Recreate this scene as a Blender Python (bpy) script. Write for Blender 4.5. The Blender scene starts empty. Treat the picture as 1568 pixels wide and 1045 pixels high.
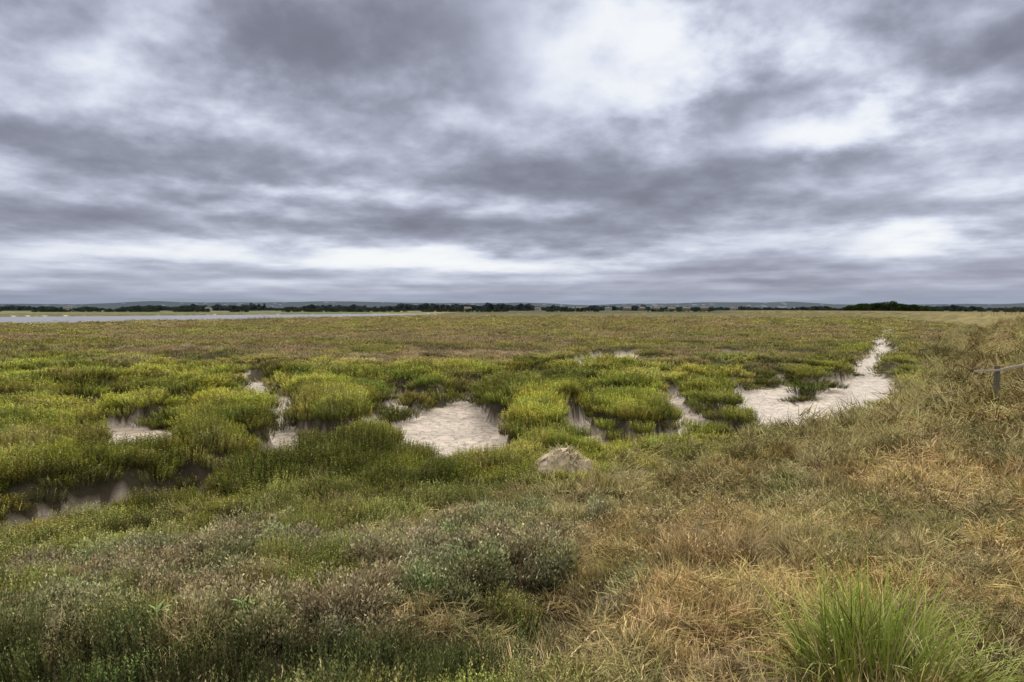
import bpy, math, random
import numpy as np
random.seed(7); rng=np.random.default_rng(7)
scene=bpy.context.scene
scene.view_settings.view_transform='Standard'
scene.view_settings.look='None'
scene.view_settings.exposure=0

# ---------------------------------------------------------------- noise
def h2(ix,iy,seed):
    ix=ix.astype(np.int64); iy=iy.astype(np.int64)
    n=(ix*374761393+iy*668265263+seed*1442695041)&0x7fffffff
    n=((n^(n>>13))*1274126177)&0x7fffffff
    n=(n^(n>>16))&0xffffff
    return n/float(0xffffff)
def vn(x,y,seed=0):
    x0=np.floor(x);y0=np.floor(y);fx=x-x0;fy=y-y0
    fx=fx*fx*fx*(fx*(fx*6-15)+10);fy=fy*fy*fy*(fy*(fy*6-15)+10)
    a=h2(x0,y0,seed);b=h2(x0+1,y0,seed);c=h2(x0,y0+1,seed);d=h2(x0+1,y0+1,seed)
    return (a*(1-fx)+b*fx)*(1-fy)+(c*(1-fx)+d*fx)*fy
def fbm(x,y,seed=0,o=4):
    s=0;a=.5;t=0
    for i in range(o):
        s=s+a*vn(x*1.0+i*17.3,y*1.0-i*9.1,seed+i*13);t+=a;a*=.5;x=x*2.03;y=y*2.03
    return s/t
def ss(a,b,x):
    t=np.clip((x-a)/(b-a),0,1);return t*t*(3-2*t)

# ---------------------------------------------------------------- layout (metres)
base=[(-3000,-150),(-80,1),(-30,9.5),(-10.2,12.2),(-5.8,14.6),(.3,16.4),(4.1,19.4),(8,22.4),(14.6,28.2),
      (20.6,36.4),(27.2,48.0),(45,78),(99,162),(150,300),(172,430),(160,620)]
bankpoly=base+[(3000,1100),(3000,-3000),(-3000,-3000)]
creeks=[
 [(9.2,24.2,1.0),(10.4,27.4,1.9),(12.9,30.4,1.9),(16.0,34.0,2.1),(18.8,38.5,2.3),(21.0,43,1.6),(24,50,.8),(29,60,.7),(35,69,1.6),(42,84,.8),(50,100,.6),(73,142,1.4),(100,230,1)],
 [(10.8,29,1.6),(11.6,34,1.4),(14.0,40,1.0),(19.5,43,.8)],
 [(9.0,24.6,.6),(6.6,23.0,.9),(6.4,26.0,1.1),(6.8,31,.8),(8.0,36,.6),(12,39,.6)],
 [(6.6,23.4,.6),(4.6,22.4,.6),(2.6,20.8,.55),(1.0,20.2,.6),(-.5,18.6,1.1),(-1.1,20.2,1.7),(-1.9,23.5,2.1),(-2.6,27.5,2.0),(-2.5,31.5,1.1),(-2.6,35,.6),(-.6,40,.6),(1.2,44,.8),(3.5,46,1.2),(5.4,52,2.1),(7.6,59,2.5),(9.5,66,1.4),(15,67,.8),(24,68,.7),(31,66,.7)],
 [(-3.4,22,1.1),(-4.4,24.0,.7),(-5.2,21.5,.6),(-5.6,19.0,.9),(-6.2,21.0,1.3),(-7.0,23.4,.9),(-9.0,28,.4),(-10.6,31.0,1.0),(-11.6,35,1.4),(-12.8,38,.7),(-15,43,.6),(-18.0,46,1.5),(-20,51,1.7),(-30,58,.8),(-52,64,.7)],
 [(-7.2,23,.5),(-9.6,21.6,.6),(-11.0,21.8,1.2),(-12.2,25,1.4),(-16,27.5,.7),(-20,28,.5),(-32,27,.7)],
 [(-9.6,14.0,.8),(-8.9,14.6,1.1),(-8.3,15.6,.8),(-6.4,17.4,.15),(-4,18.6,.25),(-2,18.8,.35),(-.6,19.0,.6)],
 [(-60,44,.6),(-38,41,.6),(-27,44,.5),(-17,45,.5),(-6,44,.5),(1.2,44,.5)],
 [(-40,36,.4),(-26,35,.5),(-18,37,.4),(-12,36.5,.5)],
 [(1.2,43,.5),(6,41,.5),(12,44,.5),(16,43,.5)],
 [(2.6,28,.35),(4.5,31,.5),(3,36,.4),(1,40,.4)],
 [(2.8,21,.4),(2.4,25,.5),(2.6,28,.35)],
 [(-5.3,28,.4),(-4.6,33,.5),(-6.5,38,.45),(-6,44,.4)],
 [(-4.5,24.6,.5),(-5.3,28,.4)],
 [(-13.5,18,.4),(-13.6,21,.4),(-12,23.5,.5)],[(-10.5,18.5,.3),(-10.2,22.3,.4)],
 [(-80,80,.8),(-45,72,.7),(-20,78,.7),(5,72,.6),(22,82,.7),(38,76,.8)],
 [(-120,120,1),(-50,112,1),(10,125,1),(58,112,1)],
]
def segd(x,y,ax,ay,bx,by):
    dx=bx-ax;dy=by-ay;t=np.clip(((x-ax)*dx+(y-ay)*dy)/(dx*dx+dy*dy),0,1)
    return np.hypot(x-ax-t*dx,y-ay-t*dy),t
def inpoly(x,y,poly):
    ins=np.zeros(x.shape,bool);n=len(poly)
    for i in range(n):
        ax,ay=poly[i];bx,by=poly[(i+1)%n]
        if ay==by: continue
        c=((ay>y)!=(by>y))&(x<(bx-ax)*(y-ay)/(by-ay)+ax)
        ins^=c
    return ins
def bank_s(x,y):
    d=np.full(x.shape,1e9)
    for (a,b) in zip(base[:-1],base[1:]):
        d=np.minimum(d,segd(x,y,a[0],a[1],b[0],b[1])[0])
    near=ss(60,25,np.hypot(x,y))
    return np.where(inpoly(x,y,bankpoly),d,-d)+(fbm(x/2.2,y/2.2,401,3)-.5)*2.2*near
def creek_d(x,y):
    wx=x+(fbm(x/1.8,y/1.8,11,3)-.5)*1.7+(vn(x/.45,y/.45,15)-.5)*.25
    wy=y+(fbm(x/1.8,y/1.8,31,3)-.5)*2.0
    d=np.full(x.shape,1e9)
    for c in creeks:
        for (a,b) in zip(c[:-1],c[1:]):
            dd,t=segd(wx,wy,a[0],a[1],b[0],b[1])
            d=np.minimum(d,dd-(a[2]*(1-t)+b[2]*t)*1.0)
    n=fbm(x/17,y/11,77,3)
    g=np.abs(n-.5)*46-.25+ss(60,30,y)*3
    n2=fbm(x/5.6,y/6.2,97,2)
    g2=np.abs(n2-.5)*14            # narrow gullies between the tussock islands
    return np.minimum(d,g),g2
nearx=[-2500,-600,-200,-127,-97,-75,-64,-40];neary=[60,90,150,183,253,335,450,640]
farx=[-2500,-600,-283,-190,-96,-40];fary=[300,380,410,560,640,645]
def water_d(x,y):
    n=np.interp(x,nearx,neary)+(fbm(x/30,y/30,5,3)-.5)*24;f=np.interp(x,farx,fary)+(fbm(x/40,y/40,6,2)-.5)*30
    d=np.minimum(y-n,f-y)
    return np.where(x<-40,d,-50.)
ditch=[(-12,5.4),(-7,5.3),(-3.6,5.5),(-1.6,6.0),(-.3,6.8),(.4,7.9)]
def terrain(x,y):
    s=bank_s(x,y);cd,g2=creek_d(x,y);wd=water_d(x,y);r=np.hypot(x,y)
    hum=fbm(x/1.3,y/1.3,3,3)-.5
    zm=hum*.45*ss(300,60,r)+(fbm(x/6,y/6,8,3)-.5)*.3
    onm=ss(.5,-.8,s)
    zm=zm-.80*ss(1.25,.2,g2)*onm*ss(85,50,y)*ss(-1.2,-4.5,s)
    zm=zm+.32*ss(.9,2.6,g2)*onm*ss(70,45,y)*ss(0,-2.5,s)
    zm=zm+.25*ss(3.,.7,cd)*ss(.2,.9,cd)*onm*ss(0,-3,s)
    zm=np.maximum(zm,-.5)
    zmud=-.52+.08*(fbm(x/.7,y/.7,21,4)-.5)-.10*ss(-.3,-1.4,cd)
    t=ss(0,.42,cd+ss(-.5,.6,s)*3)
    z=zmud*(1-t)+zm*t
    W=np.interp(y,[15,26],[18.,10.5])
    k=np.clip(s/W,0,1.25);bz=2.4*np.where(k<1,k**1.3,1)
    z=z*(1-.35*ss(0,4,s))+bz
    dd=np.full(x.shape,1e9)
    for a,b in zip(ditch[:-1],ditch[1:]): dd=np.minimum(dd,segd(x,y,a[0],a[1],b[0],b[1])[0])
    z=z-1.0*np.exp(-(dd/.85)**2)
    land=ss(60,90,s)*ss(60,120,r); z=z-2.2*land*(s>0)
    z=z-1.6*ss(-2,6,wd)
    far=ss(600,1600,r);z=z*(1-far*.5)
    z=z+ss(2600,4800,r)*(18+34*fbm(np.arctan2(x,y)*9,r/4000,4,3))
    mud=np.clip(1-t,0,1)
    return z,mud,s,cd,wd,dd,g2

C=lambda *a:np.array(a)
def bank_dry(x,y,s):
    return ss(-1.0,1.2,x-(-2.3+.31*y)+(fbm(x/1.3,y/1.3,41,4)-.5)*6)
def barem(x,y):
    b=np.exp(-(((x-3.1)/.4)**2+((y-3.9)/.3)**2))
    b=np.maximum(b,np.exp(-(((x-5.95)/.5)**2+((y-7.8)/.45)**2)))
    b=np.maximum(b,.75*np.exp(-(((x-.9)/.35)**2+((y-3.7)/.25)**2)))
    return np.clip(b*1.6*(.4+fbm(x/.3,y/.3,90,3)),0,1)
def veg_colour(x,y,s,cd):
    r=np.hypot(x,y)
    g1=C(.17,.19,.040);g2=C(.37,.375,.062);br=C(.30,.225,.13);ol=C(.22,.195,.09)
    n=fbm(x/2.2,y/2.2,51,3)[:,None];n2=fbm(x/16,y/9,52,4)[:,None]
    creekside=ss(4.0,.3,cd)[:,None]
    near=ss(54,36,y+(n2[:,0]-.5)*25)[:,None]
    green=np.clip(near*.92+creekside*.7+ss(.58,.70,n2)*.6,0,1)
    green=green*(1-.42*ss(.54,.68,n))
    gcol=g1*(1-ss(.3,.6,n))+g2*ss(.3,.6,n)
    dk=ss(.5,.7,fbm(x/4,y/3,59,3))[:,None]; gcol=gcol*(1-.4*dk)
    bcol=br*(1-ss(.35,.65,n2))+ol*ss(.35,.65,n2)
    m=gcol*green+bcol*(1-green)
    d=bank_dry(x,y,s)[:,None]
    gold=C(.42,.31,.125);tan=C(.41,.32,.18);olg=C(.22,.215,.075);rust=C(.28,.19,.10)
    q=fbm(x/1.7,y/1.7,61,4)[:,None];q2=fbm(x/.7,y/.7,63,3)[:,None];q3=fbm(x/1.1,y/1.1,66,3)[:,None]
    up=ss(9,14,y)[:,None]*.06
    dryc=gold*(1-ss(.43-up,.57-up,q))+olg*ss(.43-up,.57-up,q); dryc=dryc*(1-ss(.5,.65,q2)*.5)+tan*ss(.5,.65,q2)*.5
    dryc=dryc*(1-.5*ss(.58,.7,q3))+rust*.5*ss(.58,.7,q3)
    wet=olg*(1-ss(.35,.55,q2))+C(.28,.225,.125)*ss(.35,.55,q2)
    bc=dryc*d+wet*(1-d)
    skirt=ss(5,.5,s+ (q[:,0]-.5)*6)[:,None]
    bc=bc*(1-.7*skirt)+(olg*.95)*.7*skirt
    k=ss(-.4,.8,s)[:,None]
    return m*(1-k)+bc*k

# ---------------------------------------------------------------- material helpers
def newmat(name):
    m=bpy.data.materials.new(name);m.use_nodes=True
    nt=m.node_tree;nt.nodes.clear();return m,nt
def N(nt,t,**k):
    n=nt.nodes.new(t)
    for a,b in k.items(): setattr(n,a,b)
    return n
def simple(name,col,rough=.7,noise=6,amt=.35,bump=.2):
    m,nt=newmat(name);o=N(nt,'ShaderNodeOutputMaterial');p=N(nt,'ShaderNodeBsdfPrincipled')
    tc=N(nt,'ShaderNodeTexCoord');nz=N(nt,'ShaderNodeTexNoise');nz.inputs['Scale'].default_value=noise;nz.inputs['Detail'].default_value=6
    nt.links.new(tc.outputs['Object'],nz.inputs['Vector'])
    mx=N(nt,'ShaderNodeMix',data_type='RGBA')
    mx.inputs[6].default_value=(*[c*(1-amt) for c in col],1);mx.inputs[7].default_value=(*[min(1,c*(1+amt)) for c in col],1)
    nt.links.new(nz.outputs['Fac'],mx.inputs[0]);nt.links.new(mx.outputs[2],p.inputs['Base Color'])
    p.inputs['Roughness'].default_value=rough
    b=N(nt,'ShaderNodeBump');b.inputs['Strength'].default_value=bump;nt.links.new(nz.outputs['Fac'],b.inputs['Height']);nt.links.new(b.outputs[0],p.inputs['Normal'])
    nt.links.new(p.outputs[0],o.inputs[0]);return m

def plant_mat(name,use_inst=True,col=(.1,.12,.04),second=(.42,.33,.19),lo=.45,hi=1.3):
    m,nt=newmat(name);L=nt.links.new
    o=N(nt,'ShaderNodeOutputMaterial')
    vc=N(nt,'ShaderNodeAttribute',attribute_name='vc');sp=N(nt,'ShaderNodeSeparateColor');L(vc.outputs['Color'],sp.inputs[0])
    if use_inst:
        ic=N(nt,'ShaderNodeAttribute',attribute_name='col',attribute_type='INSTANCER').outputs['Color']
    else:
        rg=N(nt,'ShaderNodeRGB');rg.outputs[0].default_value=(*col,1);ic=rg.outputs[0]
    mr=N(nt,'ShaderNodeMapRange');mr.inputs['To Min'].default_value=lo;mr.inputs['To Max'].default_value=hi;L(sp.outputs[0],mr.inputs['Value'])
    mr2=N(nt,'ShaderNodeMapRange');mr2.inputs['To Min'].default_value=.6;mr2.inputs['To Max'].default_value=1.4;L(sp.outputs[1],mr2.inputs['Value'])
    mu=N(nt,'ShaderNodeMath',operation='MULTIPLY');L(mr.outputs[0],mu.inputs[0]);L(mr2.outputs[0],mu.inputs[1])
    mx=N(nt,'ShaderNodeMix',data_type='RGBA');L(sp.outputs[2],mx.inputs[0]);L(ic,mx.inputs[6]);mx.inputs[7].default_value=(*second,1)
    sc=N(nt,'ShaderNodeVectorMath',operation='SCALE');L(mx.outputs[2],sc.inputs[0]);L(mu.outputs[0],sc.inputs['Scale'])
    d=N(nt,'ShaderNodeBsdfDiffuse')
    L(sc.outputs[0],d.inputs['Color']);L(d.outputs[0],o.inputs[0])
    return m

# ---------------------------------------------------------------- ground sheet
def radii():
    r=[.6]
    while r[-1]<7500:
        q=r[-1];k=.03 if q<3 else (.0105 if q<75 else (.016 if q<700 else .035));r.append(q*(1+k))
    return np.array(r)
R=radii()
A=np.concatenate([np.linspace(-180,-55,40,endpoint=False),np.linspace(-55,-42,40,endpoint=False),np.linspace(-42,42,440,endpoint=False),np.linspace(42,55,40,endpoint=False),np.linspace(55,180,40,endpoint=False)])
A=np.radians(A);nA=len(A);nR=len(R)
X=(R[:,None]*np.sin(A)[None,:]).ravel();Y=(R[:,None]*np.cos(A)[None,:]).ravel()
Z,mud,S,CD,WD,DD,G2=terrain(X,Y)
rr=np.hypot(X,Y)
vc=veg_colour(X,Y,S,CD)*(.5-.14*ss(200,420,rr))[:,None]  # plant colour for far ground, darkened to paint in the plants' self-shadow
soil=C(.050,.045,.024)
fk=ss(70,170,rr)[:,None]
col=soil*(1-fk)+vc*fk
bk=(ss(0,2,S)*(.35+.65*bank_dry(X,Y,S))*ss(.6,1.6,DD))[:,None]*(1-fk)
col=col*(1-bk)+C(.22,.165,.09)*bk
edge=ss(.9,.3,CD)[:,None]*(1-fk)*(S<0)[:,None];col=col*(1-edge)+C(.050,.042,.028)*edge
mudc=C(.43,.36,.30)*(.72+.5*fbm(X/.9,Y/.9,71,4))[:,None]
bare=barem(X,Y)[:,None]
col=col*(1-bare)+C(.27,.20,.155)*bare
mm=ss(.75,.97,mud)[:,None];mb_=ss(.3,.75,mud)[:,None]*(1-mm)
col=col*(1-mb_*.7)+C(.085,.07,.05)*mb_*.7
col=col*(1-mm)+mudc*mm
sh=ss(-6,-1,WD)[:,None]*(S<0)[:,None];col=col*(1-sh*.6)+C(.14,.12,.09)*sh*.6
fl=ss(520,620,rr+(fbm(X/200,Y/90,14,2)-.5)*200)[:,None]
f=vn(X/170,Y/60,19)[:,None]
fc=np.where(f<.45,C(.05,.062,.025),np.where(f<.6,C(.10,.09,.045),C(.055,.058,.028)))
fc=fc*np.where((X<-60)[:,None],1.7,1.0)
col=col*(1-fl)+fc*fl
hz=ss(900,2500,rr)[:,None];col=col*(1-hz)+C(.042,.055,.07)*hz  # distance haze painted into the far ground colour as blue-grey
verts=np.stack([X,Y,Z],1)
cz=terrain(np.array([0.]),np.array([0.001]))[0][0]
verts=np.vstack([verts,[[0,0,cz]]])
i=np.arange(nR-1)[:,None]*nA;j=np.arange(nA)[None,:];jn=(j+1)%nA
q=np.stack([i+j,i+jn,i+nA+jn,i+nA+j],-1).reshape(-1,4)[:,::-1]
faces=q.tolist()+[[nR*nA,int(b),int(a)] for a,b in zip(range(nA),[(k+1)%nA for k in range(nA)])]
me=bpy.data.meshes.new('ground');me.from_pydata(verts.tolist(),[],faces);me.update()
me.shade_smooth()
def addcol(me,name,arr):
    a=me.attributes.new(name,'FLOAT_COLOR','POINT')
    full=np.ones((len(me.vertices),4),np.float32);full[:len(arr),:arr.shape[1]]=arr
    a.data.foreach_set('color',full.ravel())
addcol(me,'basecol',col)
addcol(me,'mask',np.stack([mm[:,0],np.clip(bare[:,0],0,1),fk[:,0]],1))
ground=bpy.data.objects.new('ground',me);scene.collection.objects.link(ground)
m,nt=newmat('ground_soil_and_mud');L=nt.links.new
o=N(nt,'ShaderNodeOutputMaterial');p=N(nt,'ShaderNodeBsdfPrincipled');L(p.outputs[0],o.inputs[0])
bc=N(nt,'ShaderNodeAttribute',attribute_name='basecol');mk=N(nt,'ShaderNodeAttribute',attribute_name='mask');sp=N(nt,'ShaderNodeSeparateColor');L(mk.outputs['Color'],sp.inputs[0])
tc=N(nt,'ShaderNodeTexCoord')
nz=N(nt,'ShaderNodeTexNoise');nz.inputs['Scale'].default_value=2.2;nz.inputs['Detail'].default_value=9;nz.inputs['Roughness'].default_value=.65;L(tc.outputs['Object'],nz.inputs['Vector'])
nzf=N(nt,'ShaderNodeTexNoise');nzf.inputs['Scale'].default_value=.35;nzf.inputs['Detail'].default_value=9;nzf.inputs['Roughness'].default_value=.75;L(tc.outputs['Object'],nzf.inputs['Vector'])
mr=N(nt,'ShaderNodeMapRange');mr.inputs['From Min'].default_value=.3;mr.inputs['From Max'].default_value=.7;mr.inputs['To Min'].default_value=.72;mr.inputs['To Max'].default_value=1.28;L(nz.outputs['Fac'],mr.inputs['Value'])
mrf=N(nt,'ShaderNodeMapRange');mrf.inputs['From Min'].default_value=.3;mrf.inputs['From Max'].default_value=.7;mrf.inputs['To Min'].default_value=.6;mrf.inputs['To Max'].default_value=1.4;L(nzf.outputs['Fac'],mrf.inputs['Value'])
mxv=N(nt,'ShaderNodeMix');L(sp.outputs[2],mxv.inputs[0]);L(mr.outputs[0],mxv.inputs[2]);L(mrf.outputs[0],mxv.inputs[3])
dn=N(nt,'ShaderNodeTexNoise');dn.inputs['Scale'].default_value=3;dn.inputs['Detail'].default_value=3;L(tc.outputs['Object'],dn.inputs['Vector'])
ad=N(nt,'ShaderNodeMix',data_type='RGBA');ad.blend_type='LINEAR_LIGHT';ad.inputs[0].default_value=.35;L(tc.outputs['Object'],ad.inputs[6]);L(dn.outputs['Color'],ad.inputs[7])
vo=N(nt,'ShaderNodeTexVoronoi',feature='DISTANCE_TO_EDGE');vo.inputs['Scale'].default_value=1.9;L(ad.outputs[2],vo.inputs['Vector'])
cr=N(nt,'ShaderNodeMapRange');cr.inputs['From Min'].default_value=.0;cr.inputs['From Max'].default_value=.06;cr.inputs['To Min'].default_value=.4;cr.inputs['To Max'].default_value=1;L(vo.outputs['Distance'],cr.inputs['Value'])
one=N(nt,'ShaderNodeMix');L(sp.outputs[0],one.inputs[0]);one.inputs[2].default_value=1;L(cr.outputs[0],one.inputs[3])
mu=N(nt,'ShaderNodeMath',operation='MULTIPLY');L(mxv.outputs[0],mu.inputs[0]);L(one.outputs[0],mu.inputs[1])
sc=N(nt,'ShaderNodeVectorMath',operation='SCALE');L(bc.outputs['Color'],sc.inputs[0]);L(mu.outputs[0],sc.inputs['Scale']);L(sc.outputs[0],p.inputs['Base Color'])
rg=N(nt,'ShaderNodeMapRange');rg.inputs['To Min'].default_value=.92;rg.inputs['To Max'].default_value=.38;L(sp.outputs[0],rg.inputs['Value']);L(rg.outputs[0],p.inputs['Roughness'])
sl_=N(nt,'ShaderNodeMapRange');sl_.inputs['To Min'].default_value=.08;sl_.inputs['To Max'].default_value=.5;L(sp.outputs[0],sl_.inputs['Value']);L(sl_.outputs[0],p.inputs['Specular IOR Level'])
hb=N(nt,'ShaderNodeMath',operation='ADD');L(nz.outputs['Fac'],hb.inputs[0]);L(one.outputs[0],hb.inputs[1])
b=N(nt,'ShaderNodeBump');b.inputs['Strength'].default_value=.6;b.inputs['Distance'].default_value=.08;L(hb.outputs[0],b.inputs['Height']);L(b.outputs[0],p.inputs['Normal'])
me.materials.append(m)

# ---------------------------------------------------------------- water
poly=[(-2500,40),(-600,70),(-200,130),(-120,165),(-60,240),(-40,420),(-42,640),(-96,700),(-190,700),(-283,640),(-700,600),(-2500,560)]
me=bpy.data.meshes.new('estuary_water');me.from_pydata([(a,b,-.78) for a,b in poly],[],[list(range(len(poly)))]);me.update()
w=bpy.data.objects.new('estuary_water',me);scene.collection.objects.link(w)
m,nt=newmat('water');L=nt.links.new
o=N(nt,'ShaderNodeOutputMaterial');p=N(nt,'ShaderNodeBsdfPrincipled');L(p.outputs[0],o.inputs[0])
p.inputs['Base Color'].default_value=(.12,.115,.115,1);p.inputs['Roughness'].default_value=.2;p.inputs['IOR'].default_value=1.333
tc=N(nt,'ShaderNodeTexCoord');nz=N(nt,'ShaderNodeTexNoise');nz.inputs['Scale'].default_value=.8;nz.inputs['Detail'].default_value=4;L(tc.outputs['Object'],nz.inputs['Vector'])
b=N(nt,'ShaderNodeBump');b.inputs['Strength'].default_value=.5;b.inputs['Distance'].default_value=.08;L(nz.outputs['Fac'],b.inputs['Height']);L(b.outputs[0],p.inputs['Normal'])
me.materials.append(m)

# ---------------------------------------------------------------- plant prototypes (instanced)
class MB:
    def __init__(s): s.v=[];s.f=[];s.c=[]
    def add(s,vs,fs,cs):
        n=len(s.v);s.v+=vs;s.c+=cs;s.f+=[[i+n for i in f] for f in fs]
    def blade(s,b,az,lean,L,w,bend,var,kind,seg=4,t0=0.,t1=1.):
        p=np.array(b,float);ca,sa=math.cos(az),math.sin(az);sd=np.array([-sa,ca,0.])
        tw=random.uniform(-.9,.9);sd=sd*math.cos(tw)+np.array([ca,sa,0])*math.sin(tw)
        vs=[];cs=[];fs=[];a=lean
        for i in range(seg+1):
            t=i/seg;ww=w*.5*(1-t**1.6)*(.75+.5*min(1,t*3))
            tc_=(t0+(t1-t0)*t)
            if i<seg:
                vs+=[tuple(p-sd*ww),tuple(p+sd*ww)];cs+=[(tc_,var,kind,1)]*2
            else: vs.append(tuple(p));cs.append((tc_,var,kind,1))
            a+=bend/seg
            p=p+np.array([ca*math.sin(a),sa*math.sin(a),math.cos(a)])*L/seg
            if p[2]<.01:p[2]=.01+random.random()*.01
        for i in range(seg-1): fs.append([2*i,2*i+1,2*i+3,2*i+2])
        fs.append([2*seg-2,2*seg-1,2*seg])
        s.add(vs,fs,cs);return p
    def leaf(s,p,d,L,w,tip,var,kind):
        d=np.array(d,float);d/=np.linalg.norm(d)+1e-9
        r=np.array([random.gauss(0,1) for _ in range(3)]);sd=np.cross(d,r);sd/=np.linalg.norm(sd)+1e-9
        p=np.array(p,float);q=p+d*L
        s.add([tuple(p-sd*w*.25),tuple(q),tuple(p+d*L*.35+sd*w*.75)],[[0,2,1]],[(tip,var,kind,1)]*3)
    def obj(s,name,mat,coll):
        me=bpy.data.meshes.new(name);me.from_pydata(s.v,[],s.f);me.update();addcol(me,'vc',np.array(s.c,np.float32));me.materials.append(mat)
        ob=bpy.data.objects.new(name,me)
        if coll is not None: coll.objects.link(ob)
        return ob
U=random.uniform
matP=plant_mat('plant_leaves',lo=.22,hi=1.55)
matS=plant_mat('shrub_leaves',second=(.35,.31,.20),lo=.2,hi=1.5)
def blite(mb,n,R,h0,h1,lf=20,ll=.032,lw=.010):
    for k in range(n):
        a=U(0,6.28);r=R*math.sqrt(U(0,1));bx,by=r*math.cos(a),r*math.sin(a)
        h=U(h0,h1)*(1-.15*(r/R)**2);lean=U(0,.28)*(.4+r/R);az=a+U(-.8,.8);var=U(0,1);kd=.0 if U(0,1)<.88 else U(.2,.6)
        ex=np.array([math.cos(az)*math.sin(lean),math.sin(az)*math.sin(lean),math.cos(lean)])
        mb.blade((bx,by,0),az,lean,h,.008,.05,var*.5,.2+.4*kd,seg=2,t0=.0,t1=.7)
        for i in range(lf):
            t=.12+.88*(i+U(0,1))/lf
            p=np.array([bx,by,0])+ex*h*t;th=U(0,6.28);up=U(.7,1.7)
            mb.leaf(p,(math.cos(th),math.sin(th),up),ll*U(.7,1.3)*(1.15-.6*t),lw,t*.95+U(-.1,.1),var,kd)
def grass(mb,n,R,h0,h1,w,bend=(.4,1.6),kmix=.5,heads=0):
    for k in range(n):
        a=U(0,6.28);r=R*math.sqrt(U(0,1));az=U(0,6.28) if U(0,1)<.6 else U(-.6,.9)
        mb.blade((r*math.cos(a),r*math.sin(a),0),az,U(0,.5),U(h0,h1),w*U(.6,1.3),U(*bend),U(0,1),U(0,1)*kmix,seg=3)
    for k in range(heads):
        a=U(0,6.28);r=R*math.sqrt(U(0,1));b=(r*math.cos(a),r*math.sin(a),0);az=U(0,6.28)
        h=h1*U(1.1,1.6);v=U(.4,1)
        tip=mb.blade(b,az,U(0,.15),h,w*.55,U(.05,.4),v,.8,t0=.3)
        for i in range(9):
            t=np.array([0,0,-.008*i])+tip;th=U(0,6.28)
            mb.leaf(t,(math.cos(th)*.5,math.sin(th)*.5,1),.022,.006,1,v,.7)
def shrub(mb,n,R,H,ll,lw,flower=.2):
    sub=[(U(-.55,.55)*R,U(-.55,.55)*R,U(.55,1)) for _ in range(7)]
    for (sx_,sy_,sh_) in sub:
        for k in range(5):
            mb.blade((sx_*.3,sy_*.3,0),math.atan2(sy_,sx_)+U(-.5,.5),U(.1,.9),H*U(.6,.95),.009,.1,.2,.3,seg=2,t0=0,t1=.3)
        for k in range(n//7):
            a=U(0,6.28);cz=U(0,1);rad=U(.3,1)**.4;sx=math.sqrt(max(0,1-cz*cz));rr_=R*.5
            p=(sx_+rr_*rad*sx*math.cos(a),sy_+rr_*rad*sx*math.sin(a),H*sh_*(.1+.9*rad*cz))
            kd=U(.5,1) if U(0,1)<flower and cz>.5 else U(0,.2)
            mb.leaf(p,(p[0]*2+U(-.3,.3),p[1]*2+U(-.3,.3),U(.1,.9)),ll*U(.6,1.4),lw*U(.7,1.3),.1+.85*rad*(.3+.7*cz),U(0,1),kd)
def coll(name): return bpy.data.collections.new(name)
cA=coll('sea_blite_clumps');cB=coll('grass_clumps');cC=coll('purslane_clumps');cF=coll('low_marsh_clumps');cW=coll('weed_stalks')
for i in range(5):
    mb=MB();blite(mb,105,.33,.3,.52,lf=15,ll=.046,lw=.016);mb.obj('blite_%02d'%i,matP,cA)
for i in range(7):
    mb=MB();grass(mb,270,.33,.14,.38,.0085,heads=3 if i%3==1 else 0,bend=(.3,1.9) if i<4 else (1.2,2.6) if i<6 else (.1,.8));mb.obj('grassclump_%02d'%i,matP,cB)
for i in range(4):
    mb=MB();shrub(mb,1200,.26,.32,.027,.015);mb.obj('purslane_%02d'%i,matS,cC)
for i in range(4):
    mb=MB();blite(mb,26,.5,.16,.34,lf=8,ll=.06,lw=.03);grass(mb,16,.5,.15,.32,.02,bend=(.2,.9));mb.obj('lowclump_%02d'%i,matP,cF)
for i in range(4):
    mb=MB()
    for s_ in range(4+i):
        az=U(0,6.28);h=U(.4,.75);b=(U(-.12,.12),U(-.12,.12),0);l=U(0,.2)
        mb.blade(b,az,l,h,.009,.1,.3,.35,seg=3)
        for k in range(26):
            t=U(.35,1);p=np.array(b)+np.array([math.cos(az)*math.sin(l+.05),math.sin(az)*math.sin(l+.05),math.cos(l)])*h*t
            th=U(0,6.28);e=(1.1-t)*.14;q=p+np.array([math.cos(th)*e,math.sin(th)*e,e*.8])
            mb.leaf(q,(math.cos(th),math.sin(th),.8),.026,.014,t,U(0,1),U(.3,1) if t>.7 else U(0,.4))
    mb.obj('weed_%02d'%i,matP,cW)

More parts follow.
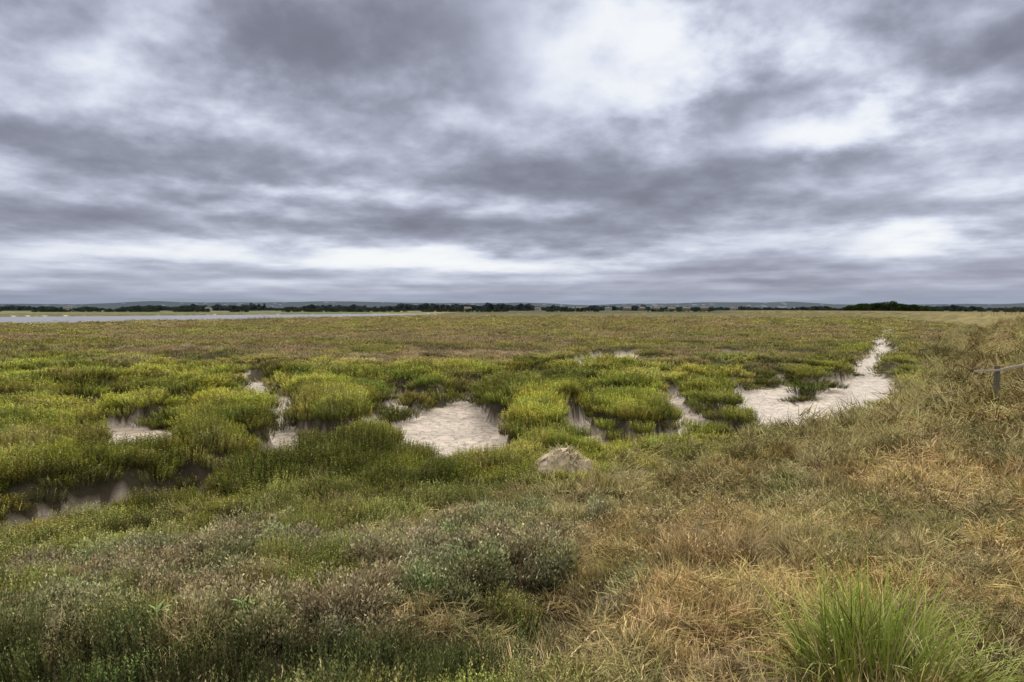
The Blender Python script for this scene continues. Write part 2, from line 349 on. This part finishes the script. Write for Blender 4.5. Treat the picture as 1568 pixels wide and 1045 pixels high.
def scatter(name,cl,x,y,z,sxy,sz,colr,tilt=.12,nvar=4,rz=None,lean=None):
    n=len(x)
    me=bpy.data.meshes.new(name);me.vertices.add(n)
    me.vertices.foreach_set('co',np.stack([x,y,z],1).astype(np.float32).ravel())
    def av(nm,arr):
        a=me.attributes.new(nm,'FLOAT_VECTOR','POINT');a.data.foreach_set('vector',arr.astype(np.float32).ravel())
    rx=rng.normal(0,tilt,n);ry=rng.normal(0,tilt,n)
    if lean is not None: rx=rx+lean[0];ry=ry+lean[1]
    av('rot',np.stack([rx,ry,rng.uniform(0,6.283,n)],1))
    av('scl',np.stack([sxy,sxy,sz],1))
    a=me.attributes.new('idx','INT','POINT');a.data.foreach_set('value',rng.integers(0,nvar,n).astype(np.int32))
    addcol(me,'col',colr)
    ob=bpy.data.objects.new(name,me);scene.collection.objects.link(ob)
    ng=bpy.data.node_groups.new(name+'_scatter','GeometryNodeTree')
    ng.interface.new_socket('Geometry',in_out='INPUT',socket_type='NodeSocketGeometry');ng.interface.new_socket('Geometry',in_out='OUTPUT',socket_type='NodeSocketGeometry')
    gi=ng.nodes.new('NodeGroupInput');go=ng.nodes.new('NodeGroupOutput');ip=ng.nodes.new('GeometryNodeInstanceOnPoints')
    ci=ng.nodes.new('GeometryNodeCollectionInfo');ci.inputs['Collection'].default_value=cl;ci.inputs['Separate Children'].default_value=True;ci.inputs['Reset Children'].default_value=True
    def na(nm,t):
        q=ng.nodes.new('GeometryNodeInputNamedAttribute');q.data_type=t;q.inputs['Name'].default_value=nm;return [o for o in q.outputs if o.enabled and o.name=='Attribute'][0]
    ip.inputs['Pick Instance'].default_value=True
    l=ng.links.new
    l(gi.outputs[0],ip.inputs['Points']);l(ci.outputs[0],ip.inputs['Instance']);l(na('idx','INT'),ip.inputs['Instance Index'])
    l(na('rot','FLOAT_VECTOR'),ip.inputs['Rotation']);l(na('scl','FLOAT_VECTOR'),ip.inputs['Scale']);l(ip.outputs[0],go.inputs[0])
    md=ob.modifiers.new('scatter','NODES');md.node_group=ng
    print(name,n);return ob
def pts(r0,r1,a,amin,ang=50):
    xs=[];ys=[];r=r0;an=math.radians(ang)
    while r<r1:
        d=max(a*r,amin);k=int(2*an*r/d)
        th=np.linspace(-an,an,k)+rng.uniform(-.6,.6,k)*d/r;rad=r+rng.uniform(-.6,.6,k)*d
        xs.append(rad*np.sin(th));ys.append(rad*np.cos(th));r+=d
    return np.concatenate(xs),np.concatenate(ys)
def jit(c,amt=.16):
    n=len(c);return np.clip(c*(1+rng.normal(0,amt,n))[:,None]*(1+rng.normal(0,.06,(n,3))),.01,.8)

# salt marsh, near and middle distance
x,y=pts(10,62,.0165,.26,42)
z,md_,s,cd,wd,dd,g2=terrain(x,y)
uu=rng.uniform(0,1,len(x))
gul=(g2<.50)&(y<50)&(s<-1)
k=(s<.6)&(cd>.06+.14*uu)&(~gul|(uu<.45))
x,y,z,s,cd,g2,gul=[q[k] for q in (x,y,z,s,cd,g2,gul)]
r=np.hypot(x,y);sp_=np.maximum(.0165*r,.26)
c=veg_colour(x,y,np.minimum(s,-.5),cd)
c=c*(.45+.55*ss(-.35,.2,z))[:,None]  # shade painted into the colour of plants low in gullies and on island sides
sxy=np.clip(sp_/.29,.8,2.6)*rng.uniform(.85,1.2,len(x));sz=rng.uniform(.8,1.15,len(x))*(.70+.37*ss(.1,1.0,cd))*(.65+.7*fbm(x/.8,y/.8,44,2))*(.8+.4*ss(60,25,r))*(.5+.5*ss(0,-2.4,s))*np.where(gul,.6,1.)*(1-.35*ss(44,52,y)*ss(4,1,cd))
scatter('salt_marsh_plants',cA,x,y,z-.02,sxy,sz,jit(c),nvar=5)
# far marsh
x,y=pts(58,330,.0105,.1,41)
z,md_,s,cd,wd,dd,g2=terrain(x,y)
k=(s<1.5)&(cd>.2)&(wd<-3)
x,y,z,s,cd=[q[k] for q in (x,y,z,s,cd)];r=np.hypot(x,y)
c=veg_colour(x,y,np.minimum(s,-.5),cd)
sxy=np.clip(.0105*r/.55,.8,7)*1.15*rng.uniform(.8,1.2,len(x));sz=rng.uniform(.7,1.4,len(x))*1.15
scatter('distant_marsh_plants',cF,x,y,z-.02,sxy,sz,jit(c,.22))
# embankment
x,y=pts(2.0,150,.0225,.21,46)
z,md_,s,cd,wd,dd,g2=terrain(x,y)
dry=bank_dry(x,y,s);r=np.hypot(x,y);bare_=barem(x,y)
u=rng.uniform(0,1,len(x))
keep=(s>-.2)&(u>bare_*1.3)
base_c=veg_colour(x,y,np.maximum(s,.8),cd)
qn=fbm(x/1.2,y/1.2,201,3);qm=fbm(x/1.6,y/1.0,205,3)
inditch=(dd<1.35)&(y<7.4)&(x<.3)
shrubby=(dry<.5)&(((y<10.5)&(qn>.40))|((y<13)&(qm>.52)))&(y>6.9-.05*x)&~(dd<.9)&(s>1)
lowgreen=((dry<.5)&((qn<.45)|((x<-3)&(y>8)&(qn<.53)))&~shrubby)|inditch
kk=keep&~shrubby&~lowgreen
sp_=np.maximum(.0225*r,.21)
tus=vn(x/.42,y/.42,210)*.6+fbm(x/1.4,y/1.4,211,2)*.4
sxy=np.clip(sp_/.28,.85,3.2)*rng.uniform(.85,1.25,len(x));sz=rng.uniform(.7,1.15,len(x))*(.3+1.15*ss(.2,.8,tus))*(1-.55*ss(12,32,r))
ln=(ss(.35,.65,vn(x/1.1,y/1.1,220))-.5)*1.4,(ss(.35,.65,vn(x/1.1,y/1.1,221))-.5)*1.4
ln=(ln[0][kk]*ss(.2,.8,dry[kk]),ln[1][kk]*ss(.2,.8,dry[kk]))
bcj=jit(base_c[kk]*(.70+.6*ss(.2,.8,tus[kk]))[:,None],.22)
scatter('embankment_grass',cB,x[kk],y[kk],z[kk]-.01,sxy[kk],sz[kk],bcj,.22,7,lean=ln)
kk=keep&lowgreen&~(inditch&(u<.5))
g=base_c*.35+C(.17,.19,.045)*.65
g=np.where(inditch[:,None],C(.085,.10,.035),g)  # ditch plants: deep green, with the ditch's shade put into the colour
scatter('embankment_sea_blite',cA,x[kk],y[kk],z[kk]-.02,sxy[kk]*.78,rng.uniform(.6,1.3,kk.sum())*np.where(inditch[kk],1.05,.5+.7*tus[kk]),jit(g[kk],.25),.18,5)
kk=keep&shrubby&(u<.85)
sc0=rng.uniform(.75,1.6,kk.sum())
shc=np.where(vn(x/.9,y/.9,230)[:,None]<.5,C(.235,.20,.115),C(.19,.20,.09))
scatter('sea_purslane_shrubs',cC,x[kk],y[kk],z[kk]-.03,sc0,sc0*1.15,jit(shc[kk],.26),.15,4)
# standing weeds
x,y=pts(5,60,.045,.5,42)
z,md_,s,cd,wd,dd,g2=terrain(x,y)
k=(s>.5)&(fbm(x/3,y/3,300,2)>.5)&(rng.uniform(0,1,len(x))<.35+.4*(s<8))&(bank_dry(x,y,s)>.4)
x,y,z=[q[k] for q in (x,y,z)];n=len(x)
scatter('sea_aster_weeds',cW,x,y,z,rng.uniform(.7,1.2,n),rng.uniform(.6,1.05,n),jit(np.tile(C(.15,.145,.07),(n,1)),.2),.1,4)

def gz(x,y): return float(terrain(np.array([float(x)]),np.array([float(y)]))[0][0])
# ---------------------------------------------------------------- bright green tussock
def tussock(name,px,py,n,R,h0,h1,w,col):
    mb=MB()
    cl_=[(U(-.7,.7)*R,U(-.7,.7)*R,U(0,6.28),U(0,.35),U(.75,1.1)) for _ in range(14)]
    for k in range(n):
        c0=random.choice(cl_);a=U(0,6.28);r=R*.35*math.sqrt(U(0,1))
        bx=c0[0]*1.35+r*math.cos(a);by=c0[1]+r*math.sin(a);t=min(1,math.hypot(bx,by)/R)
        az=math.atan2(by,bx)+U(-1.1,1.1) if U(0,1)<.6 else c0[2]+U(-.7,.7)
        mb.blade((bx,by,0),az,c0[3]*.6+.25*t*U(.2,1.2),U(h0,h1)*c0[4]*(1-.15*t),w*U(.5,1.3),U(.1,1.1)*(.4+t*.8)+(1.0 if U(0,1)<.12 else 0),U(0,1),U(.5,.95) if U(0,1)<.14 else U(0,.2),seg=6)
    ob=mb.obj(name,plant_mat(name+'_blades',False,col,lo=.25),scene.collection);ob.location=(px,py,gz(px,py)-.02);return ob
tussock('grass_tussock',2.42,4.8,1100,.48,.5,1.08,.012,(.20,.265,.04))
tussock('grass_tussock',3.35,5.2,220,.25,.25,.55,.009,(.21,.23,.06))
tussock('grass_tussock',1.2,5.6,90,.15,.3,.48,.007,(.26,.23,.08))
def dock(px,py,sc_):
    mb=MB()
    for k in range(13):
        mb.blade((U(-.04,.04),U(-.04,.04),U(0,.1)),k*2.4+U(-.3,.3),U(.25,.8),sc_*U(.6,1.1),.22*sc_,U(.6,1.4),U(.3,1),0,seg=5,t0=.4)
    ob=mb.obj('broadleaf_dock',plant_mat('dock_leaf',False,(.16,.21,.08)),scene.collection);ob.location=(px,py,gz(px,py)+.22)
dock(-2.7,7.35,.2);dock(-3.4,7.0,.15)

# ---------------------------------------------------------------- straw and flood debris heap
def heap(px,py):
    e=bpy.data.objects.new('straw_debris_heap',None);scene.collection.objects.link(e);e.location=(px,py,gz(px,py)+.14);e.scale=(1.15,1.1,1.5)
    nu,nv=64,28;vs=[];fs=[]
    for i in range(nv+1):
        t=i/nv
        for j in range(nu):
            a=j/nu*6.283
            rr_=(1-t)**.75
            xx=.62*rr_*math.cos(a)*(1+.12*math.sin(3*a+1));yy=.42*rr_*math.sin(a)
            zz=.40*math.sin(t*1.57)**.8
            nn=float(fbm(np.array([xx*5+3]),np.array([yy*5+zz*4]),7,4)[0])-.5
            n3_=float(fbm(np.array([xx*14+3]),np.array([yy*14+zz*9]),9,3)[0])-.5
            vs.append((xx+nn*.25+.14*t+n3_*.08,yy+nn*.15,max(-.15,zz+nn*.3*t-.04+n3_*.07)))
    for i in range(nv):
        for j in range(nu): fs.append([i*nu+j,i*nu+(j+1)%nu,(i+1)*nu+(j+1)%nu,(i+1)*nu+j])
    me=bpy.data.meshes.new('mound');me.from_pydata(vs,[],fs);me.shade_smooth();me.materials.append(simple('dried_mud_clod',(.42,.34,.25),.9,9,.5,.8))
    ob=bpy.data.objects.new('mound',me);scene.collection.objects.link(ob);ob.parent=e
    mb=MB()
    for k in range(1500):
        v=vs[random.randrange(len(vs))]
        if v[0]<-.12 and U(0,1)<.85: continue
        mb.blade((v[0],v[1],v[2]-.01),math.atan2(v[1],v[0]-.1)+U(-1.4,1.4),U(.8,1.6),U(.08,.24),.010,U(.2,.9),U(0,1),U(0,.6),seg=3,t0=.15)
    ob=mb.obj('straw',plant_mat('straw',False,(.33,.30,.17)),scene.collection);ob.parent=e
heap(1.05,16.5)

# ---------------------------------------------------------------- fence
wood=simple('weathered_wood',(.09,.08,.065),.85,14,.4,.4)
railm=simple('weathered_rail_wood',(.30,.27,.23),.85,14,.3,.3)
wirem=simple('galvanised_wire',(.25,.25,.25),.5,14,.2,.1)
import bmesh
def box(name,parent,a,b,w,h,seg=5,mat=None):
    from mathutils import Vector
    a=Vector(a);b=Vector(b);d=(b-a).normalized();up=Vector((0,0,1)) if abs(d.z)<.9 else Vector((0,1,0))
    s1=d.cross(up).normalized();s2=d.cross(s1).normalized();jj=min(.006,w*.1)
    bm=bmesh.new();rings=[]
    for i in range(seg+1):
        c_=a.lerp(b,i/seg)+s1*U(-jj,jj)+s2*U(-jj,jj)
        k=.96 if i in(0,seg) else 1
        rings.append([bm.verts.new(c_+s1*w*.5*p_*k+s2*h*.5*q_*k) for p_,q_ in((1,1),(-1,1),(-1,-1),(1,-1))])
    for i in range(seg):
        for j in range(4): bm.faces.new([rings[i][j],rings[i][(j+1)%4],rings[i+1][(j+1)%4],rings[i+1][j]])
    bm.faces.new(rings[0][::-1]);bm.faces.new(rings[-1])
    bmesh.ops.bevel(bm,geom=bm.edges[:],offset=min(w,h)*.08,segments=1,affect='EDGES')
    bmesh.ops.recalc_face_normals(bm,faces=bm.faces[:])
    me=bpy.data.meshes.new(name);bm.to_mesh(me);bm.free();me.materials.append(mat or wood)
    ob=bpy.data.objects.new(name,me);scene.collection.objects.link(ob);ob.parent=parent
fe=bpy.data.objects.new('post_and_rail_fence',None);scene.collection.objects.link(fe)
P=[(15.6,25.0),(16.55,25.2),(19.2,26.3),(21.8,27.4)]
for n_,(a,b_) in enumerate(P):
    g0=gz(a,b_)
    if n_>0: box('post_%d'%n_,fe,(a,b_,g0-.3),(a+.03,b_,g0+1.55),.15,.13)
for n_ in range(3):
    a=P[n_];b_=P[n_+1]
    z0=gz(*P[1])+1.38 if n_==0 else gz(*a)+1.40;z1=gz(*b_)+1.40
    box('rail_%d'%n_,fe,(a[0],a[1]-.09,z0),(b_[0],b_[1]-.09,z1),.035,.07,mat=railm)
    if n_>0:
        for hh in (.45,.85): box('wire_%d_%d'%(n_,int(hh*10)),fe,(a[0],a[1]-.08,gz(*a)+hh),(b_[0],b_[1]-.08,gz(*b_)+hh),.008,.008,mat=wirem)

# ---------------------------------------------------------------- distant trees
matT=plant_mat('tree_foliage',True,second=(.10,.08,.06),lo=.55,hi=1.2)
cT=coll('tree_forms')
def tree(name,narrow=False):
    mb=MB();H=1.
    def limb(a,b,r0,r1,n=5):
        a=np.array(a,float);b=np.array(b,float);d=b-a;s1=np.cross(d,[.3,.9,.1]);s1/=np.linalg.norm(s1);s2=np.cross(d,s1);s2/=np.linalg.norm(s2)
        vs=[tuple(q+(s1*math.cos(k*6.283/n)+s2*math.sin(k*6.283/n))*r_) for q,r_ in((a,r0),(b,r1)) for k in range(n)]
        mb.add(vs,[[k,(k+1)%n,n+(k+1)%n,n+k] for k in range(n)],[(.2,.3,1,1)]*len(vs))
    limb((0,0,-.05),(.01,0,.45),.035,.022);limb((.01,0,.45),(0,.01,.9),.022,.006)
    cs=[]
    for k in range(15 if not narrow else 12):
        a=U(0,6.28);zz=U(.28,.9);e=(.14 if narrow else .36)*math.sin(min(1,(1.05-zz)*1.6)*1.57)*U(.5,1)
        c_=(e*math.cos(a),e*math.sin(a),zz);limb((0,0,zz*.6),c_,.012,.004,4);cs.append((c_,U(.09,.17)*(.6 if narrow else 1)))
    for c_,r_ in cs:
        for k in range(60):
            v=np.array([random.gauss(0,1) for _ in range(3)]);v/=np.linalg.norm(v);rad=r_*U(.4,1.1)
            p=np.array(c_)+v*rad*np.array([1,1,.8]);mb.leaf(p,v+np.array([U(-.5,.5),U(-.5,.5),U(-.3,.6)]),.07,.065,.3+.7*(v[2]*.5+.5),U(0,1),0)
    return mb.obj(name,matT,cT)
for i in range(4): tree('broadleaf_%d'%i)
cP=coll('poplar_forms');_c=cT;cT=cP
for i in range(2): tree('poplar_%d'%i,True)
cT=_c
xs=[];ys=[];hs=[];cl=[]
def addt(x,y,h,c_): xs.append(x);ys.append(y);hs.append(h);cl.append(c_)
far=C(.055,.070,.078);mid=C(.045,.062,.035);near_=C(.034,.052,.020)  # far: bluish tint paints distance haze into the tree colour
for k in range(2300):
    th=U(-.74,.80);d=U(1150,1750);x_=th*d
    h=U(5,10)*(.35+1.3*float(fbm(np.array([th*22.]),np.array([3.]),501,3)[0]))
    if -.17<th<0: h*=1.2
    if th>.2: h*=.8
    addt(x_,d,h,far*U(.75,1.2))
for k in range(620):
    th=U(-.74,.5);d=780+40*math.sin(th*9)+U(-12,12)+(60 if th>-.3 else 0);
    if float(vn(np.array([th*30.]),np.array([1.]),502)[0])<.35: continue
    addt(th*d,d,U(2.2,5.0)*(1 if th<.1 else .7),mid*U(.8,1.3))
for k in range(200):
    th=U(.45,.58);d=U(470,540);e=1-abs((th-.515)/.066)**2
    addt(th*d,d,(2.6+4.6*max(0,e))*U(.8,1.1),near_*U(.8,1.3))
for k in range(110):
    th=U(.40,.80);d=U(600,700);addt(th*d,d,U(2.5,4.5),mid*U(.8,1.2))
xs,ys,hs,cl=map(np.array,(xs,ys,hs,cl))
zt=terrain(xs,ys)[0]
scatter('distant_treeline',cT,xs,ys,zt-hs*.25,hs*1.5,hs*1.15,cl,.02,4)
px_=np.array([-.352,-.343,-.335,-.372])*1250;py_=np.array([1250.]*4)
scatter('poplar_trees',cP,px_,py_,terrain(px_,py_)[0],np.array([18.,19,16,14]),np.array([14.,16,13,11]),np.tile(far*.8,(4,1)),.01,2)

# ---------------------------------------------------------------- distant houses
wallw=simple('render_wall',(.30,.29,.28),.8,2,.1,.05);wallb=simple('brick_wall',(.15,.105,.085),.85,3,.25,.1);roofm=simple('tile_roof',(.085,.075,.072),.8,3,.25,.1);glass=simple('window_glass',(.05,.06,.07),.2,3,.2,.0);doorm=simple('painted_door',(.10,.13,.12),.5,3,.1,.0)
def part(name,vs,fs,mat,par):
    me=bpy.data.meshes.new(name);me.from_pydata(vs,[],fs);me.materials.append(mat);ob=bpy.data.objects.new(name,me);scene.collection.objects.link(ob);ob.parent=par
def house(x_,y_,w_,d_,h_,rot,wm,nm):
    e=bpy.data.objects.new(nm,None);scene.collection.objects.link(e);e.location=(x_,y_,gz(x_,y_)-.1);e.rotation_euler[2]=rot
    a,b_,t=w_/2,d_/2,h_+d_*.38
    part('walls',[(-a,-b_,0),(a,-b_,0),(a,b_,0),(-a,b_,0),(-a,-b_,h_),(a,-b_,h_),(a,b_,h_),(-a,b_,h_),(-a,0,t),(a,0,t)],
      [[0,1,5,4],[1,2,6,9,5],[2,3,7,6],[3,0,4,8,7]],wm,e)
    o_=.4;part('roof',[(-a-o_,-b_-o_,h_-.25),(a+o_,-b_-o_,h_-.25),(a+o_,0,t+.12),(-a-o_,0,t+.12),(-a-o_,b_+o_,h_-.25),(a+o_,b_+o_,h_-.25)],[[0,1,2,3],[3,2,5,4]],roofm,e)
    vs=[];fs=[]
    for zz in (.9,3.4):
        for k in range(4):
            cx=-a+w_*(k+.5)/4;n_=len(vs)
            if zz<1 and k==1: continue
            vs+=[(cx-.5,-b_-.03,zz),(cx+.5,-b_-.03,zz),(cx+.5,-b_-.03,zz+1.2),(cx-.5,-b_-.03,zz+1.2)];fs.append([n_,n_+1,n_+2,n_+3])
    part('windows',vs,fs,glass,e)
    cx=-a+w_*.375;part('door',[(cx-.5,-b_-.03,.05),(cx+.5,-b_-.03,.05),(cx+.5,-b_-.03,2.1),(cx-.5,-b_-.03,2.1)],[[0,1,2,3]],doorm,e)
    c0=a*.6;part('chimney',[(c0-.4,-.4,t-.8),(c0+.4,-.4,t-.8),(c0+.4,.4,t-.8),(c0-.4,.4,t-.8),(c0-.4,-.4,t+1.1),(c0+.4,-.4,t+1.1),(c0+.4,.4,t+1.1),(c0-.4,.4,t+1.1)],[[0,1,5,4],[1,2,6,5],[2,3,7,6],[3,0,4,7],[4,5,6,7]],wallb,e)
for th,d in ((-.60,1120),(-.41,1120),(-.06,1130),(.035,1120),(.09,1125),(.13,1120),(.155,1110),(.175,1125),(.195,1120),(.215,1115),(.235,1110),(.26,1120),(.30,1115)):
    wm=wallw if U(0,1)<.6 else wallb
    house(th*d,d,U(8,13),U(6,7),U(3.6,4.4),U(-.5,.5),wm,'rendered_house' if wm is wallw else 'brick_house')

mb=MB()
for k in range(60):
    bx=U(0,26);h=U(1.,3.2);by=U(-1,1)
    mb.blade((bx,by,0),U(0,6.28),U(0,.15),h,.06,.15,.2,.3,seg=3)
    for q_ in range(3): mb.blade((bx,by,h*U(.3,.7)),U(0,6.28),U(.3,.7),h*.35,.035,.1,.2,.3,seg=2)
ob=mb.obj('bare_scrub',plant_mat('bare_twigs',False,(.09,.075,.06)),scene.collection);ob.location=(112,176,gz(118,176)-.2)

# ---------------------------------------------------------------- sky
SUN_EL=math.radians(52);SUN_AZ=math.radians(25)
w=bpy.data.worlds.new('World');scene.world=w;w.use_nodes=True;nt=w.node_tree;nt.nodes.clear();L=nt.links.new
w.cycles.sampling_method='MANUAL';w.cycles.sample_map_resolution=256
def M(op,a,b=None,c_=None,clamp=False):
    n=N(nt,'ShaderNodeMath',operation=op);n.use_clamp=clamp
    for i_,q_ in enumerate((a,b,c_)):
        if q_ is None: continue
        if isinstance(q_,(int,float)): n.inputs[i_].default_value=q_
        else: L(q_,n.inputs[i_])
    return n.outputs[0]
def MR(v,a,b,c_,d,sm=True):
    n=N(nt,'ShaderNodeMapRange');n.interpolation_type='SMOOTHSTEP' if sm else 'LINEAR'
    for q_,t in zip(('From Min','From Max','To Min','To Max'),(a,b,c_,d)): n.inputs[q_].default_value=t
    L(v,n.inputs['Value']);return n.outputs[0]
def VM(op,a,b):
    n=N(nt,'ShaderNodeVectorMath',operation=op)
    for i_,q_ in enumerate((a,b)):
        if isinstance(q_,tuple): n.inputs[i_].default_value=q_
        else: L(q_,n.inputs[i_])
    return n.outputs['Value'] if op in('LENGTH','DISTANCE') else n.outputs[0]
tc=N(nt,'ShaderNodeTexCoord');D=tc.outputs['Generated'];sx=N(nt,'ShaderNodeSeparateXYZ');L(D,sx.inputs[0])
zpos=M('MAXIMUM',sx.outputs[2],0.0)
# cloud coordinates: azimuthal direction, with the elevation stretched towards the horizon so that
# the far rows of cloud are foreshortened
zl=M('MULTIPLY',M('LOGARITHM',M('ADD',zpos,.055),math.e),.30)
cl_=N(nt,'ShaderNodeCombineXYZ');L(sx.outputs[0],cl_.inputs[0]);L(sx.outputs[1],cl_.inputs[1]);L(zl,cl_.inputs[2]);DL=cl_.outputs[0]
def noise(vec,scale,detail,rough,off=(0,0,0),stretch=(1,1,1),out='Fac'):
    mp=N(nt,'ShaderNodeMapping');mp.inputs['Location'].default_value=off;mp.inputs['Scale'].default_value=stretch;L(vec,mp.inputs[0])
    n=N(nt,'ShaderNodeTexNoise');n.inputs['Scale'].default_value=scale;n.inputs['Detail'].default_value=detail;n.inputs['Roughness'].default_value=rough
    L(mp.outputs[0],n.inputs['Vector']);return n.outputs[out]
fs_=(1,1,1.9)
wn=noise(DL,4.8,6,.54,(3.3,1.2,.4),fs_,'Color')
sw=N(nt,'ShaderNodeSeparateColor');L(wn,sw.inputs[0]);n2=sw.outputs[0]
n2b=noise(DL,4.8,4,.54,(3.3,1.2,.4+.06),fs_)
n4=noise(DL,3.2,4,.5,(5.7,2.1,1),(.55,.55,4.0))
low=MR(sx.outputs[2],.03,.17,.50,.08)
hi_=MR(sx.outputs[2],.01,.12,.34,.70)
dens=M('ADD',M('MULTIPLY',M('SUBTRACT',n2,.5),hi_),.475)
dens=M('ADD',dens,M('MULTIPLY',M('SUBTRACT',n2,n2b),M('MULTIPLY',hi_,.9)))
dens=M('ADD',dens,M('MULTIPLY',M('SUBTRACT',n4,.5),low))
wa=N(nt,'ShaderNodeCombineXYZ');L(M('MULTIPLY_ADD',sx.outputs[2],.7,.10),wa.inputs[0]);L(M('MULTIPLY_ADD',sx.outputs[2],.60,.022),wa.inputs[2])
wd_=VM('ADD',D,VM('MULTIPLY',VM('SUBTRACT',wn,(.5,.5,.5)),wa.outputs[0]))
def blobs(items,ru_scale=1):
    global dens
    for (u,v,ru,rv,a_) in items:
        l=math.sqrt(u*u+1+v*v);c0=(u/l,1/l,v/l);sc_=(1/ru,.6/ru,1/rv)
        dens=M('ADD',dens,MR(VM('DISTANCE',VM('MULTIPLY',wd_,sc_),tuple(a*b for a,b in zip(c0,sc_))),0,1,a_,0))
blobs([
  (.11,.38,.20,.13,-.26),(.27,.34,.22,.06,-.24),(.43,.235,.14,.065,-.30),(.50,.27,.18,.08,-.14),(.53,.085,.09,.035,-.28),(.42,.09,.14,.025,-.18),(.66,.085,.12,.024,-.16),
  (-.38,.31,.16,.06,-.12),(-.62,.30,.22,.08,-.12),(-.50,.165,.34,.03,-.16),(-.2,.15,.25,.022,-.14),(-.35,.070,.5,.024,-.26),(.0,.066,.35,.020,-.22),(.62,.15,.16,.06,-.14),
  (-.66,.035,.12,.012,-.16),(.05,.26,.25,.05,-.10),(.3,.045,.4,.012,-.12),
  (-.16,.37,.26,.12,.20),(-.45,.22,.36,.05,.12),(.22,.17,.48,.05,.13),(.66,.38,.26,.13,.18),(.3,.27,.13,.05,.08),(-.2,.11,.6,.022,.13),(.35,.125,.34,.02,.09)])
rp=N(nt,'ShaderNodeValToRGB');L(dens,rp.inputs[0]);cr=rp.color_ramp;cr.interpolation='B_SPLINE'
stops=[(.14,(.97,.985,1.0)),(.26,(.80,.84,.94)),(.36,(.59,.625,.75)),(.46,(.42,.445,.555)),(.58,(.295,.312,.395)),(.76,(.19,.20,.255))]
cr.elements[0].position=stops[0][0];cr.elements[0].color=(*stops[0][1],1);cr.elements[1].position=stops[-1][0];cr.elements[1].color=(*stops[-1][1],1)
for p_,c_ in stops[1:-1]:
    e=cr.elements.new(p_);e.color=(*c_,1)
hz=MR(sx.outputs[2],0,.032,.75,0)
mh=N(nt,'ShaderNodeMix',data_type='RGBA');L(hz,mh.inputs[0]);L(rp.outputs[0],mh.inputs[6]);mh.inputs[7].default_value=(.25,.31,.41,1)
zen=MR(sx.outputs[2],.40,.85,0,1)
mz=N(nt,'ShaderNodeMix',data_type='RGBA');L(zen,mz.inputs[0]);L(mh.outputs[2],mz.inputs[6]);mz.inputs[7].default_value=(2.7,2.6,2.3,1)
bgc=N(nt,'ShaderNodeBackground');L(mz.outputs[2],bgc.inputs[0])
sk=N(nt,'ShaderNodeTexSky',sky_type='NISHITA');sk.sun_disc=False;sk.sun_elevation=SUN_EL;sk.sun_rotation=SUN_AZ
bgs=N(nt,'ShaderNodeBackground');L(sk.outputs[0],bgs.inputs[0]);bgs.inputs[1].default_value=.08
cov=MR(dens,.25,.45,.90,.97)
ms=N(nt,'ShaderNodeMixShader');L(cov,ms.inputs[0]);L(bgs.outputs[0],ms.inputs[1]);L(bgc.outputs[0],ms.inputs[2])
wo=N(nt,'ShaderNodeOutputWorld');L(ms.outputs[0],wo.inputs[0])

from mathutils import Vector
sl=bpy.data.lights.new('sun','SUN');sl.energy=1.5;sl.angle=math.radians(12);sl.color=(1,.95,.87)
so=bpy.data.objects.new('sun',sl);scene.collection.objects.link(so)
d=Vector((math.sin(SUN_AZ)*math.cos(SUN_EL),math.cos(SUN_AZ)*math.cos(SUN_EL),math.sin(SUN_EL)))
so.rotation_euler=d.to_track_quat('Z','Y').to_euler()

# ---------------------------------------------------------------- camera
cam=bpy.data.cameras.new('camera');cam.lens=26;cam.sensor_width=36;cam.clip_end=12000;cam.clip_start=.05
co=bpy.data.objects.new('camera',cam);scene.collection.objects.link(co);co.location=(0,0,4.0)
co.rotation_euler=(math.radians(90-2.53),0,0);scene.camera=co
print('ground under camera',cz)
